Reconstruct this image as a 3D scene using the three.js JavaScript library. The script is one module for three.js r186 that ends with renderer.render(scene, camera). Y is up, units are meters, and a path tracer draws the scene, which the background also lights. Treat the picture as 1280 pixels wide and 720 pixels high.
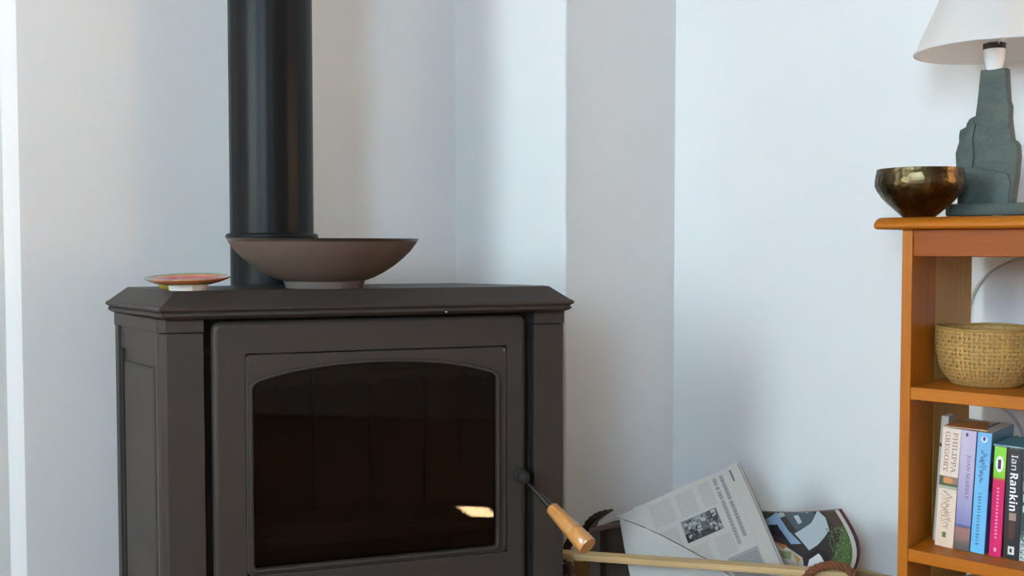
import * as THREE from 'three';
import { RoundedBoxGeometry } from 'three/addons/geometries/RoundedBoxGeometry.js';
import { ParametricGeometry } from 'three/addons/geometries/ParametricGeometry.js';
import { mergeGeometries, mergeVertices, toCreasedNormals } from 'three/addons/utils/BufferGeometryUtils.js';
import { RectAreaLightUniformsLib } from 'three/addons/lights/RectAreaLightUniformsLib.js';

// ------------------------------------------------------------------ camera, sky, light, exposure
RectAreaLightUniformsLib.init();
const scene = new THREE.Scene();
const renderer = new THREE.WebGLRenderer({ antialias: true });
renderer.toneMapping = THREE.LinearToneMapping;
renderer.toneMappingExposure = 1.03;
renderer.shadowMap.enabled = true;

const D2R = Math.PI / 180;
const FOCAL = 1300, PITCH = Math.atan(55 / FOCAL), YAW = 46 * D2R;      // the room's axes: x along the back wall, z into the room
const camera = new THREE.PerspectiveCamera(2 * Math.atan(360 / FOCAL) / D2R, 1280 / 720, 0.05, 30);
camera.position.set(1.603, 0.84, 2.117);
camera.lookAt(1.603 - Math.sin(YAW), 0.84 - Math.tan(PITCH), 2.117 - Math.cos(YAW));
scene.add(camera);

scene.background = new THREE.Color(0.62, 0.78, 1.0);                    // plain bright sky outside the windows

function areaLight(w, h, pos, target, color, intensity, name) {
  const l = new THREE.RectAreaLight(color, intensity, w, h);
  l.name = name; l.position.set(...pos); scene.add(l); l.lookAt(...target);
  return l;
}
// daylight of the two windows, each as large as its opening
const COOL = { x: 2.3, w: 0.7, y0: 0.95, y1: 2.15 }, COOL2 = { x: 0.42, w: 0.6, y0: 0.95, y1: 2.15 }, WARM = { x: 1.76, w: 0.32, y0: 0.74, y1: 1.34 }, PORT = { z: 2.03, y: 1.75, w: 0.108, h: 0.142 };
const ROOM = { x0: -0.386, x1: 3.3, z0: 0, z1: 4.2, h: 2.4, t: 0.22 };
for (const [c, k, r, g, b] of [[COOL, 37, 0.55, 0.78, 1], [COOL2, 28, 0.74, 0.93, 1]]) areaLight(c.w, c.y1 - c.y0, [c.x, (c.y0 + c.y1) / 2, ROOM.z1 + 0.02], [c.x, (c.y0 + c.y1) / 2, 0], new THREE.Color(r, g, b), k, 'window_daylight');
areaLight(WARM.w, WARM.y1 - WARM.y0, [WARM.x, (WARM.y0 + WARM.y1) / 2, -0.02], [WARM.x, (WARM.y0 + WARM.y1) / 2, 3], new THREE.Color(1.0, 0.56, 0.26), 24, 'window_daylight');
const sun = new THREE.DirectionalLight(new THREE.Color(1.0, 0.82, 0.5), 700);
sun.name = 'sun'; sun.castShadow = true; sun.shadow.radius = 1; sun.shadow.mapSize.set(2048, 2048);
{ // the sun shines through the small window in the right wall onto the floor
  const from = new THREE.Vector3(ROOM.x1, PORT.y, PORT.z), to = new THREE.Vector3(1.556, 0, 1.081);
  const dir = from.clone().sub(to).normalize();
  sun.position.copy(to).addScaledVector(dir, 8); sun.target.position.copy(to);
  const c = sun.shadow.camera; c.left = -4; c.right = 4; c.top = 4; c.bottom = -4; c.far = 16; c.updateProjectionMatrix();
}
scene.add(sun, sun.target);

// ------------------------------------------------------------------ helpers
let seed = 20240611;
const rnd = () => { seed = (seed * 1664525 + 1013904223) >>> 0; return seed / 4294967296; };
const V3 = (x, y, z) => new THREE.Vector3(x, y, z);
const taken = new Map();
function numbered(n) { const k = taken.get(n) ?? 0; taken.set(n, k + 1); return k ? `${n}_${String(k).padStart(3, '0')}` : n; }
function shade(m) { m.castShadow = true; m.receiveShadow = true; return m; }
function mesh(name, geo, mat, parent, label) {
  const m = shade(new THREE.Mesh(geo, mat)); m.name = parent ? name : numbered(name);
  if (label) m.userData.label = label;
  (parent ?? scene).add(m); return m;
}
function thing(name, label, category, pos, turn = 0, group) {
  const g = new THREE.Group(); g.name = numbered(name); g.position.set(...pos); g.rotation.y = turn;
  g.userData = { label, category }; if (group) g.userData.group = group;
  scene.add(g); return g;
}
function struct(name, geo, mat) { const m = shade(new THREE.Mesh(geo, mat)); m.name = name; m.userData.kind = 'structure'; scene.add(m); return m; }
// uv in metres by the way a face points; grain: the axis along which u runs
function metric(geo, grain = 'x', off = [0, 0]) {
  const g = geo.index ? geo.toNonIndexed() : geo; if (!g.attributes.normal) g.computeVertexNormals();
  const p = g.attributes.position, n = g.attributes.normal, uv = new Float32Array(p.count * 2);
  for (let t = 0; t < p.count; t += 3) {
    const a = V3().fromBufferAttribute(p, t), b = V3().fromBufferAttribute(p, t + 1), c = V3().fromBufferAttribute(p, t + 2);
    const f = b.clone().sub(a).cross(c.clone().sub(a)); const ax = [Math.abs(f.x), Math.abs(f.y), Math.abs(f.z)];
    const k = ax.indexOf(Math.max(...ax)); const order = { x: ['x', 'y', 'z'], y: ['y', 'x', 'z'], z: ['z', 'x', 'y'] }[grain].filter((q) => q !== 'xyz'[k]);
    for (let i = 0; i < 3; i++) { const q = V3().fromBufferAttribute(p, t + i); uv[(t + i) * 2] = q[order[0]] + off[0]; uv[(t + i) * 2 + 1] = q[order[1]] + off[1] + k * 0.37; }
  }
  g.setAttribute('uv', new THREE.BufferAttribute(uv, 2)); return g;
}
function box(x0, x1, y0, y1, z0, z1, r = 0.002, grain = 'x') {
  const w = x1 - x0, h = y1 - y0, d = z1 - z0;
  const g = r > 0 ? new RoundedBoxGeometry(w, h, d, 2, Math.min(r, w / 2.1, h / 2.1, d / 2.1)) : new THREE.BoxGeometry(w, h, d);
  g.translate((x0 + x1) / 2, (y0 + y1) / 2, (z0 + z1) / 2);
  return metric(g, grain, [x0 * 1.7 + y0 * 0.9, z0 * 1.3 + y1]);
}
function merge(list) { return mergeGeometries(list.map((g) => { const q = g.index ? g.toNonIndexed() : g.clone(); for (const k of Object.keys(q.attributes)) if (!['position', 'normal', 'uv'].includes(k)) q.deleteAttribute(k); return q; })); }
function prism(pts, y0, y1, bevel = 0) { // a polygon in x, z standing from y0 to y1
  const s = new THREE.Shape(pts.map(([x, z]) => new THREE.Vector2(x, -z)));
  const g = new THREE.ExtrudeGeometry(s, { depth: y1 - y0 - 2 * bevel, bevelEnabled: bevel > 0, bevelSize: bevel, bevelThickness: bevel, bevelOffset: -bevel, bevelSegments: 2, steps: 1 });
  g.rotateX(-Math.PI / 2); g.translate(0, y0 + bevel, 0); return metric(g, 'y');
}
function extrude(shape, z0, z1, bevel = 0, seg = 2, curve = 24) { // an outline in x, y from z0 to z1
  const g = new THREE.ExtrudeGeometry(shape, { depth: z1 - z0 - bevel, bevelEnabled: bevel > 0, bevelSize: bevel, bevelThickness: bevel, bevelSegments: seg, curveSegments: curve, steps: 1 });
  g.translate(0, 0, z0); return g;
}
function lathe(pts, seg = 64, smooth = 35) { const g = new THREE.LatheGeometry(pts.map(([r, y]) => new THREE.Vector2(r, y)), seg); return smooth ? toCreasedNormals(g, smooth * D2R) : g; }
function tube(pts, r, seg = 40, rad = 10, closed = false) { return new THREE.TubeGeometry(new THREE.CatmullRomCurve3(pts.map((p) => V3(...p)), closed, 'centripetal'), seg, r, rad, closed); }
function roundRect(x0, x1, y0, y1, r, P = THREE.Shape) {
  const s = new P(); s.moveTo(x0 + r, y0); s.lineTo(x1 - r, y0); s.absarc(x1 - r, y0 + r, r, -Math.PI / 2, 0); s.lineTo(x1, y1 - r); s.absarc(x1 - r, y1 - r, r, 0, Math.PI / 2);
  s.lineTo(x0 + r, y1); s.absarc(x0 + r, y1 - r, r, Math.PI / 2, Math.PI); s.lineTo(x0, y0 + r); s.absarc(x0 + r, y0 + r, r, Math.PI, 1.5 * Math.PI); return s;
}
// a sheet with thickness: f(u, v) gives its front face
function sheet(f, nu, nv, th) {
  const pos = [], uv = [], idx = [], P = [], N = [];
  for (let j = 0; j <= nv; j++) for (let i = 0; i <= nu; i++) P.push(f(i / nu, j / nv));
  for (let j = 0; j <= nv; j++) for (let i = 0; i <= nu; i++) {
    const at = (a, b) => P[THREE.MathUtils.clamp(b, 0, nv) * (nu + 1) + THREE.MathUtils.clamp(a, 0, nu)];
    N.push(at(i + 1, j).clone().sub(at(i - 1, j)).cross(at(i, j + 1).clone().sub(at(i, j - 1))).normalize());
  }
  const n = P.length;
  for (let s = 0; s < 2; s++) P.forEach((p, k) => { const q = p.clone().addScaledVector(N[k], s ? -th : 0); pos.push(q.x, q.y, q.z); uv.push((k % (nu + 1)) / nu, Math.floor(k / (nu + 1)) / nv); });
  for (let j = 0; j < nv; j++) for (let i = 0; i < nu; i++) {
    const a = j * (nu + 1) + i, b = a + 1, c = a + nu + 1, d = c + 1;
    idx.push(a, b, d, a, d, c, a + n, d + n, b + n, a + n, c + n, d + n);
  }
  const rim = []; for (let i = 0; i < nu; i++) rim.push(i); for (let j = 0; j < nv; j++) rim.push(j * (nu + 1) + nu); for (let i = nu; i > 0; i--) rim.push(nv * (nu + 1) + i); for (let j = nv; j > 0; j--) rim.push(j * (nu + 1));
  for (let k = 0; k < rim.length; k++) { const a = rim[k], b = rim[(k + 1) % rim.length]; idx.push(a, a + n, b + n, a, b + n, b); }
  const g = new THREE.BufferGeometry(); g.setAttribute('position', new THREE.Float32BufferAttribute(pos, 3)); g.setAttribute('uv', new THREE.Float32BufferAttribute(uv, 2)); g.setIndex(idx);
  return toCreasedNormals(g, 40 * D2R);
}
// move a thing's meshes so that the group stands at its base: geometry was built in the frame (origin, turn)
function settle(g, origin, turn) {
  const b = new THREE.Box3(); g.traverse((o) => { if (o.isMesh) { o.geometry.computeBoundingBox(); b.union(o.geometry.boundingBox); } });
  const c = V3((b.min.x + b.max.x) / 2, b.min.y, (b.min.z + b.max.z) / 2); const seen = new Set();
  g.traverse((o) => { if (o.isMesh && !seen.has(o.geometry)) { seen.add(o.geometry); o.geometry.translate(-c.x, -c.y, -c.z); } });
  g.position.copy(c.applyAxisAngle(V3(0, 1, 0), turn).add(V3(...origin))); g.rotation.y = turn; return g;
}

// ---- textures
const hash = (x, y, s) => { let h = (x * 374761393 + y * 668265263 + s * 974634721) | 0; h = Math.imul(h ^ (h >>> 13), 1274126177); return ((h ^ (h >>> 16)) >>> 0) / 4294967296; };
function vnoise(x, y, px, py, s) { // periodic value noise
  const xi = Math.floor(x), yi = Math.floor(y), fx = x - xi, fy = y - yi, u = fx * fx * (3 - 2 * fx), v = fy * fy * (3 - 2 * fy);
  const g = (a, b) => hash(((a % px) + px) % px, ((b % py) + py) % py, s);
  return (g(xi, yi) * (1 - u) + g(xi + 1, yi) * u) * (1 - v) + (g(xi, yi + 1) * (1 - u) + g(xi + 1, yi + 1) * u) * v;
}
function dataTex(w, h, f, srgb, size) { // f(u, v) -> [r, g, b] in 0..1
  const d = new Uint8Array(w * h * 4);
  for (let y = 0; y < h; y++) for (let x = 0; x < w; x++) { const c = f(x / w, y / h); for (let k = 0; k < 3; k++) d[(y * w + x) * 4 + k] = Math.max(0, Math.min(255, c[k] * 255)); d[(y * w + x) * 4 + 3] = 255; }
  const t = new THREE.DataTexture(d, w, h); t.wrapS = t.wrapT = THREE.RepeatWrapping; t.magFilter = THREE.LinearFilter; t.minFilter = THREE.LinearFilter;
  if (srgb) t.colorSpace = THREE.SRGBColorSpace; if (size) t.repeat.set(1 / size[0], 1 / size[1]); t.needsUpdate = true; return t;
}
function canvasTex(w, h, draw) {
  const c = document.createElement('canvas'); c.width = w; c.height = h; const x = c.getContext('2d'); draw(x, w, h);
  const t = new THREE.CanvasTexture(c); t.colorSpace = THREE.SRGBColorSpace; return t;
}
const grey = (v) => [v, v, v];
const mix3 = (a, b, t) => a.map((q, i) => q + (b[i] - q) * t);
const fbm = (u, v, px, py, s, o = 4) => { let a = 0, w = 0.5, t = 0; for (let k = 0; k < o; k++) { a += w * vnoise(u * px, v * py, px, py, s + k); t += w; px *= 2; py *= 2; w *= 0.55; } return a / t; };
const woodTex = (light, dark, s, size = [0.6, 0.3]) => dataTex(512, 256, (u, v) => {
  const warp = 0.03 * fbm(u, v, 2, 3, s + 9, 2); const band = fbm(u, v + warp, 2, 14, s, 3), fine = fbm(u, v + warp, 6, 90, s + 20, 2);
  const t = Math.min(1, Math.max(0, 0.55 * band + 0.45 * fine)); return mix3(light, dark, Math.pow(t, 1.3));
}, true, size);
const plasterBump = dataTex(512, 512, (u, v) => grey(0.55 * fbm(u, v, 24, 24, 3, 3) + 0.45 * fbm(u, v, 90, 90, 7, 2)), false, [0.55, 0.55]);
const plasterTone = dataTex(256, 256, (u, v) => { const t = fbm(u, v, 5, 5, 31, 4) - 0.5; return [0.925 + 0.03 * t, 0.922 + 0.03 * t, 0.915 + 0.03 * t]; }, true, [2.3, 2.3]);
const ironBump = dataTex(256, 256, (u, v) => grey(0.6 * fbm(u, v, 30, 30, 41, 3) + 0.4 * fbm(u, v, 110, 110, 43, 1)), false, [0.12, 0.12]);
const ironRough = dataTex(256, 256, (u, v) => grey(0.78 + 0.22 * fbm(u, v, 6, 6, 47, 4)), false, [0.4, 0.4]);
const hammered = dataTex(256, 128, (u, v) => { let best = 9; const gx = u * 48, gy = v * 20; for (let a = -1; a < 2; a++) for (let b = -1; b < 2; b++) { const cx = Math.floor(gx) + a, cy = Math.floor(gy) + b, wx = ((cx % 48) + 48) % 48; const dx = cx + hash(wx, cy, 61) - gx, dy = cy + hash(wx, cy, 67) - gy; best = Math.min(best, dx * dx + dy * dy); } return grey(Math.min(1, best)); }, false);

const M = {};
M.wall = new THREE.MeshStandardMaterial({ color: 0xffffff, map: plasterTone, bumpMap: plasterBump, bumpScale: 0.0004, roughness: 0.9 });
M.ceiling = new THREE.MeshStandardMaterial({ color: new THREE.Color(0.3, 0.26, 0.22), roughness: 0.95 });
M.floor = new THREE.MeshStandardMaterial({ map: woodTex([0.50, 0.36, 0.21], [0.38, 0.25, 0.13], 5, [1.2, 0.6]), roughness: 0.55 });
M.wallBrown = new THREE.MeshStandardMaterial({ color: new THREE.Color(0.3, 0.24, 0.19), roughness: 0.9 });
M.skirting = new THREE.MeshStandardMaterial({ map: woodTex([0.84, 0.74, 0.58], [0.72, 0.58, 0.42], 8), roughness: 0.6 });
M.paint = new THREE.MeshStandardMaterial({ color: new THREE.Color(0.82, 0.82, 0.8), roughness: 0.5 });
M.iron = new THREE.MeshPhysicalMaterial({ color: new THREE.Color(0.04, 0.0325, 0.0285), roughness: 0.5, specularIntensity: 0.5, roughnessMap: ironRough, bumpMap: ironBump, bumpScale: 0.0004 });
M.ironDark = new THREE.MeshStandardMaterial({ color: new THREE.Color(0.012, 0.011, 0.011), roughness: 0.8 });
M.pipe = new THREE.MeshPhysicalMaterial({ color: new THREE.Color(0.008, 0.0088, 0.009), roughness: 0.36, specularIntensity: 0.3, bumpMap: ironBump, bumpScale: 0.0001 });
M.fireBrick = new THREE.MeshStandardMaterial({ color: new THREE.Color(0.04, 0.026, 0.019), roughness: 0.95, bumpMap: ironBump, bumpScale: 0.001 });
M.ash = new THREE.MeshStandardMaterial({ color: new THREE.Color(0.025, 0.02, 0.016), roughness: 1, bumpMap: plasterBump, bumpScale: 0.004 });
M.glass = new THREE.MeshPhysicalMaterial({ color: new THREE.Color(0.3, 0.24, 0.2), roughness: 0.0, specularIntensity: 0.6, transmission: 1, thickness: 0, ior: 1.5, side: THREE.DoubleSide });
M.steel = new THREE.MeshStandardMaterial({ color: new THREE.Color(0.09, 0.09, 0.095), metalness: 1, roughness: 0.3 });
M.grip = new THREE.MeshPhysicalMaterial({ map: woodTex([0.84, 0.60, 0.32], [0.72, 0.46, 0.21], 15, [0.12, 0.06]), roughness: 0.35, clearcoat: 0.8, clearcoatRoughness: 0.15 });
M.pine = new THREE.MeshPhysicalMaterial({ map: woodTex([0.75, 0.45, 0.08], [0.63, 0.34, 0.035], 21), roughness: 0.48, specularIntensity: 0.6 });
M.pineDull = new THREE.MeshStandardMaterial({ map: woodTex([0.83, 0.64, 0.30], [0.73, 0.51, 0.2], 25), roughness: 0.55 });
M.pineBoard = new THREE.MeshPhysicalMaterial({ map: woodTex([0.60, 0.31, 0.045], [0.49, 0.22, 0.025], 29), roughness: 0.5, specularIntensity: 0.5 });
M.paleWood = new THREE.MeshStandardMaterial({ map: woodTex([0.84, 0.74, 0.56], [0.68, 0.54, 0.34], 33, [0.4, 0.12]), roughness: 0.65 });

// ------------------------------------------------------------------ the room
function slab(x0, x1, y0, y1, z0, z1) { return metric(new THREE.BoxGeometry(x1 - x0, y1 - y0, z1 - z0).translate((x0 + x1) / 2, (y0 + y1) / 2, (z0 + z1) / 2), 'x'); }
function around(axis, a0, a1, o0, o1, y0, y1, t0, t1) { // a wall along one axis, with an opening o0..o1, y0..y1
  const S = (p, q, r, s) => (axis === 'x' ? slab(p, q, r, s, t0, t1) : slab(t0, t1, r, s, p, q));
  return merge([S(a0, o0, 0, ROOM.h), S(o1, a1, 0, ROOM.h), S(o0, o1, 0, y0), S(o0, o1, y1, ROOM.h)]);
}
const { x0: RX0, x1: RX1, z1: RZ1, h: RH, t: RT } = ROOM;
struct('floor', slab(RX0 - RT, RX1 + RT, -0.2, 0, -RT, RZ1 + RT), M.floor);
struct('ceiling', slab(RX0 - RT, RX1 + RT, RH, RH + 0.2, -RT, RZ1 + RT), M.ceiling);
struct('wall_back', around('x', RX0 - RT, RX1 + RT, WARM.x - WARM.w / 2, WARM.x + WARM.w / 2, WARM.y0, WARM.y1, -RT, 0), M.wall);
struct('wall_front', merge([around('x', RX0 - RT, 1.4, COOL2.x - COOL2.w / 2, COOL2.x + COOL2.w / 2, COOL2.y0, COOL2.y1, RZ1, RZ1 + RT), around('x', 1.4, RX1 + RT, COOL.x - COOL.w / 2, COOL.x + COOL.w / 2, COOL.y0, COOL.y1, RZ1, RZ1 + RT)]), M.wallBrown);
struct('wall_right', around('z', 0, RZ1, PORT.z - PORT.w / 2, PORT.z + PORT.w / 2, PORT.y - PORT.h / 2, PORT.y + PORT.h / 2, RX1, RX1 + 0.03), M.wallBrown);
struct('wall_left', slab(RX0 - RT, RX0, 0, RH, 0, RZ1), M.wall);
const AX = -0.374, PZ = 0.4032, STEP = 1.447;      // the stove's stretch of wall stands proud; a pier fills the corner
const edged = (x0, x1, y0, y1, z0, z1, r) => metric(new RoundedBoxGeometry(x1 - x0, y1 - y0, z1 - z0, 3, r).translate((x0 + x1) / 2, (y0 + y1) / 2, (z0 + z1) / 2), 'x');
struct('wall_chimney', prism([[RX0 - 0.05, 0.05], [AX, 0.05], [AX, STEP], [RX0, STEP + 0.024], [RX0 - 0.05, STEP + 0.024]], -0.05, RH + 0.05), M.wall);
struct('wall_pier', edged(RX0 - 0.05, 0, -0.05, RH + 0.05, -0.05, PZ, 0.006), M.wall);
struct('baseboard_back', box(0.0, RX1, 0, 0.13, 0, 0.016, 0.004), M.skirting);
struct('baseboard_pier', box(0.0, 0.016, 0, 0.13, 0.016, PZ, 0.004, 'z'), M.skirting);
function windowFrame(name, axis, c, y, w, h, at, dep, bars) {
  const g = new THREE.Group(); g.name = name; g.userData.kind = 'structure'; scene.add(g);
  g.position.set(axis === 'x' ? c : at, y - h / 2, axis === 'x' ? at : c); if (axis === 'z') g.rotation.y = Math.PI / 2;
  const f = Math.min(0.045, w * 0.09);
  mesh('window_frame', merge([box(-w / 2, -w / 2 + f, 0, h, -dep / 2, dep / 2, 0.003, 'y'), box(w / 2 - f, w / 2, 0, h, -dep / 2, dep / 2, 0.003, 'y'), box(-w / 2 + f, w / 2 - f, 0, f, -dep / 2, dep / 2, 0.003), box(-w / 2 + f, w / 2 - f, h - f, h, -dep / 2, dep / 2, 0.003)]), M.paint, g);
  for (const b of bars) mesh('glazing_bar', box(-w / 2 + f + (w - 2 * f) * b - 0.016, -w / 2 + f + (w - 2 * f) * b + 0.016, f, h - f, -dep / 2.5, dep / 2.5, 0.003, 'y'), M.paint, g);
}
windowFrame('window_1', 'x', COOL.x, (COOL.y0 + COOL.y1) / 2, COOL.w, COOL.y1 - COOL.y0, RZ1 + 0.06, 0.05, []);
windowFrame('window_3', 'x', COOL2.x, (COOL2.y0 + COOL2.y1) / 2, COOL2.w, COOL2.y1 - COOL2.y0, RZ1 + 0.06, 0.05, []);
windowFrame('window_2', 'x', WARM.x, (WARM.y0 + WARM.y1) / 2, WARM.w, WARM.y1 - WARM.y0, -0.06, 0.05, []);

// ------------------------------------------------------------------ wood stove (its front runs along local x, z faces the room)
const ST = { o: [0.0007, 0, 1.3342], turn: Math.atan2(0.90188, 0.43199) };
{
  const t = thing('wood_stove', 'dark brown cast iron wood stove with an arched glass door, standing across the corner', 'stove', ST.o, ST.turn);
  // lid: polygon seen from above, each edge with its own overhang
  const poly = [[0, 0], [0.651, 0], [0.655, -0.04], [0.527, -0.2], [-0.08, -0.207]], over = [1, 1.3, 0.3, 0, 1.12];
  const ctr = V3(0.3, 0, -0.1);
  const offset = (d) => {
    const L = poly.map((p, i) => { const q = poly[(i + 1) % poly.length]; let nx = q[1] - p[1], nz = -(q[0] - p[0]); const l = Math.hypot(nx, nz); nx /= l; nz /= l; if ((p[0] - ctr.x) * nx + (p[1] - ctr.z) * nz < 0) { nx = -nx; nz = -nz; } return [nx, nz, p[0] * nx + p[1] * nz + d * (d > 0 ? over[i] : 1)]; });
    return poly.map((_, i) => { const a = L[(i + poly.length - 1) % poly.length], b = L[i], det = a[0] * b[1] - a[1] * b[0]; return [(a[2] * b[1] - a[1] * b[2]) / det, (a[0] * b[2] - a[2] * b[0]) / det]; });
  };
  const rings = [[0.014, 0.7165], [0.018, 0.7175], [0.024, 0.7205], [0.0275, 0.7235], [0.0275, 0.7265], [0.0255, 0.7285], [0.0275, 0.7305], [0.0305, 0.7325], [0.0312, 0.7355], [0.029, 0.7385], [0.026, 0.74], [0.0015, 0.7615], [-0.0005, 0.763]];
  const pos = []; const R = rings.map(([d, y]) => offset(d).map(([x, z]) => V3(x, y, z)));
  const tri = (a, b, c) => pos.push(...a, ...b, ...c);
  for (let k = 0; k + 1 < R.length; k++) for (let i = 0; i < poly.length; i++) { const j = (i + 1) % poly.length; tri(R[k][i], R[k][j], R[k + 1][j]); tri(R[k][i], R[k + 1][j], R[k + 1][i]); }
  const cap = (r, up) => { for (const f of THREE.ShapeUtils.triangulateShape(r.map((p) => new THREE.Vector2(p.x, -p.z)), [])) { const [a, b, c] = f.map((k) => r[k]); const n = b.clone().sub(a).cross(c.clone().sub(a)); (n.y > 0) === up ? tri(a, b, c) : tri(a, c, b); } };
  cap(R[R.length - 1], true); cap(R[0], false);
  const lid = new THREE.BufferGeometry(); lid.setAttribute('position', new THREE.Float32BufferAttribute(pos, 3));
  const lg = toCreasedNormals(lid, 32 * D2R); mesh('lid', metric(lg), M.iron, t);
  // carcass: back, top and bottom plates, side plates, the plinth
  const back = [-0.1, -0.207], sideA = [-0.03, -0.01];
  mesh('back_plate', prism([[-0.1, -0.207], [0.53, -0.2], [0.53, -0.188], [-0.095, -0.195]], 0.08, 0.716), M.ironDark, t);
  mesh('right_plate', prism([[0.53, -0.2], [0.657, -0.045], [0.664, -0.03], [0.65, -0.03], [0.52, -0.188]], 0.08, 0.716), M.iron, t);
  mesh('top_plate', prism([[-0.095, -0.2], [0.53, -0.195], [0.65, -0.04], [0.65, -0.03], [-0.03, -0.03]], 0.7, 0.7155), M.ironDark, t);
  mesh('base_plate', prism([[-0.098, -0.205], [0.53, -0.199], [0.66, -0.045], [0.678, -0.004], [-0.014, -0.004], [-0.032, -0.016]], 0.05, 0.08, 0.004), M.iron, t);
  for (const [x, z] of [[0.02, -0.03], [0.63, -0.04], [-0.05, -0.18], [0.5, -0.18]]) mesh('foot', lathe([[0.001, 0], [0.02, 0], [0.021, 0.004], [0.016, 0.03], [0.02, 0.05], [0.001, 0.05]], 20).translate(x, 0, z), M.iron, t);
  mesh('front_rail', box(0.043, 0.623, 0.08, 0.185, -0.04, -0.004, 0.004), M.iron, t);
  // left side in its own frame: s runs back along the side, out is its normal
  const sd = V3(-0.335, 0, -0.942).normalize(), so = V3(-sd.z, 0, sd.x).multiplyScalar(-1); const out = so.x < 0 ? so : so.multiplyScalar(-1);
  const fit = (g) => { const m = new THREE.Matrix4().makeBasis(sd.clone().negate(), V3(0, 1, 0), out); m.setPosition(-0.03, 0, -0.01); return g.applyMatrix4(m); };   // x = -s, y, z = out
  const pane = (a0, a1, b0, b1, z0, z1, bev, hole) => { const s = new THREE.Shape([[-a1, b0], [-a0, b0], [-a0, b1], [-a1, b1]].map((p) => new THREE.Vector2(...p))); if (hole) s.holes.push(new THREE.Path(hole.map((p) => new THREE.Vector2(...p)))); return extrude(s, z0, z1, bev); };
  mesh('side_plate', metric(fit(pane(0.001, 0.214, 0.08, 0.694, -0.012, -0.004, 0, [[-0.19, 0.12], [-0.19, 0.655], [-0.02, 0.655], [-0.02, 0.12]])), 'y'), M.iron, t);
  mesh('side_panel', metric(fit(merge([pane(0.016, 0.196, 0.11, 0.66, -0.014, -0.009, 0.002), pane(0.034, 0.178, 0.14, 0.628, -0.0095, -0.004, 0.006)])), 'y'), M.iron, t);
  mesh('side_cap', metric(fit(pane(0.0, 0.2195, 0.6955, 0.7165, -0.012, 0.0, 0.0)), 'y'), M.iron, t);
  mesh('back_corner', metric(fit(pane(0.2, 0.2145, 0.08, 0.694, -0.004, 0.0, 0.0015)), 'y'), M.iron, t);
  // columns with their caps
  const colL = [[-0.03, -0.01], [-0.0255, -0.004], [-0.0146, 0], [0.043, 0], [0.043, -0.04], [-0.032, -0.04]], colR = [[0.623, 0], [0.6775, 0], [0.681, -0.004], [0.681, -0.04], [0.623, -0.04]];
  for (const c of [colL, colR]) {
    mesh('column', prism(c, 0.08, 0.693, 0.0012), M.iron, t);
    const mx = c.reduce((a, p) => a + p[0], 0) / c.length;
    mesh('column_cap', prism(c.map(([x, z]) => [x + Math.sign(x - mx) * 0.0012, z > -0.03 ? z + 0.0022 : z]), 0.6945, 0.7165, 0.0012), M.iron, t);
  }
  mesh('door_seal', box(0.036, 0.085, 0.08, 0.716, -0.034, -0.024, 0), M.ironDark, t); mesh('door_seal', box(0.585, 0.63, 0.08, 0.716, -0.034, -0.024, 0), M.ironDark, t); mesh('door_seal', box(0.085, 0.585, 0.662, 0.716, -0.034, -0.024, 0), M.ironDark, t);
  // door: raised frame, recessed field with the arched opening, bead, glass
  const ds = roundRect(0.066, 0.5965, 0.19, 0.7015, 0.006); ds.holes.push(roundRect(0.1085, 0.5715, 0.2785, 0.6578, 0.008, THREE.Path));
  const dg = extrude(ds, -0.02, 0.0, 0.0105, 5).translate(0, 0, 0.0015);
  { // the outer edge is broadly rounded, the edge of the recess crisp
    const p = dg.attributes.position, q = (v, at, s) => (Math.abs(v - at) < 0.013 && (v - at) * s > 0.0012 ? at + s * 0.0012 : v);
    for (let i = 0; i < p.count; i++) { const x = p.getX(i), y = p.getY(i); if (x > 0.1 && x < 0.58 && y > 0.27 && y < 0.666) p.setXY(i, q(q(x, 0.1085, 1), 0.5715, -1), q(q(y, 0.2785, 1), 0.6578, -1)); }
    dg.computeVertexNormals();
  }
  const door = mesh('door', metric(dg), M.iron, t);
  const arch = (e, P = THREE.Shape) => { // opening outline, grown by e
    const s = new P(), x0 = 0.1215 - e, x1 = 0.549 + e, y0 = 0.292 - e, yc = 0.603 + e * 0.9, ym = 0.6345 + e, r = 0.012; const cx = (x0 + x1) / 2;
    s.moveTo(x0 + r, y0); s.lineTo(x1 - r, y0); s.quadraticCurveTo(x1, y0, x1, y0 + r); s.lineTo(x1, yc - 0.012); s.quadraticCurveTo(x1, yc, x1 - 0.014, yc + 0.006);
    s.bezierCurveTo(x1 - 0.07, yc + 0.024, cx + 0.08, ym, cx, ym); s.bezierCurveTo(cx - 0.08, ym, x0 + 0.07, yc + 0.024, x0 + 0.014, yc + 0.006);
    s.quadraticCurveTo(x0, yc, x0, yc - 0.012); s.lineTo(x0, y0 + r); s.quadraticCurveTo(x0, y0, x0 + r, y0); return s;
  };
  const fs = roundRect(0.1128, 0.5668, 0.2835, 0.6518, 0.006); fs.holes.push(arch(0.004, THREE.Path));
  mesh('door_field', metric(extrude(fs, -0.014, 0.003, 0.003, 3)), M.iron, door);
  const bs = roundRect(0.102, 0.578, 0.272, 0.664, 0.004); bs.holes.push(arch(0.012, THREE.Path));
  mesh('field_backing', extrude(bs, -0.0185, -0.0135), M.ironDark, door);
  const bead = arch(0.0035).getSpacedPoints(160).slice(0, -1).map((p) => V3(p.x, p.y, 0.0045));
  mesh('glass_bead', new THREE.TubeGeometry(new THREE.CatmullRomCurve3(bead, true), 320, 0.0034, 8, true), M.iron, door);
  mesh('door_glass', new THREE.ShapeGeometry(arch(0.006), 24).translate(0, 0, -0.006), M.glass, door, 'smoke-tinted arched door glass');
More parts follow.
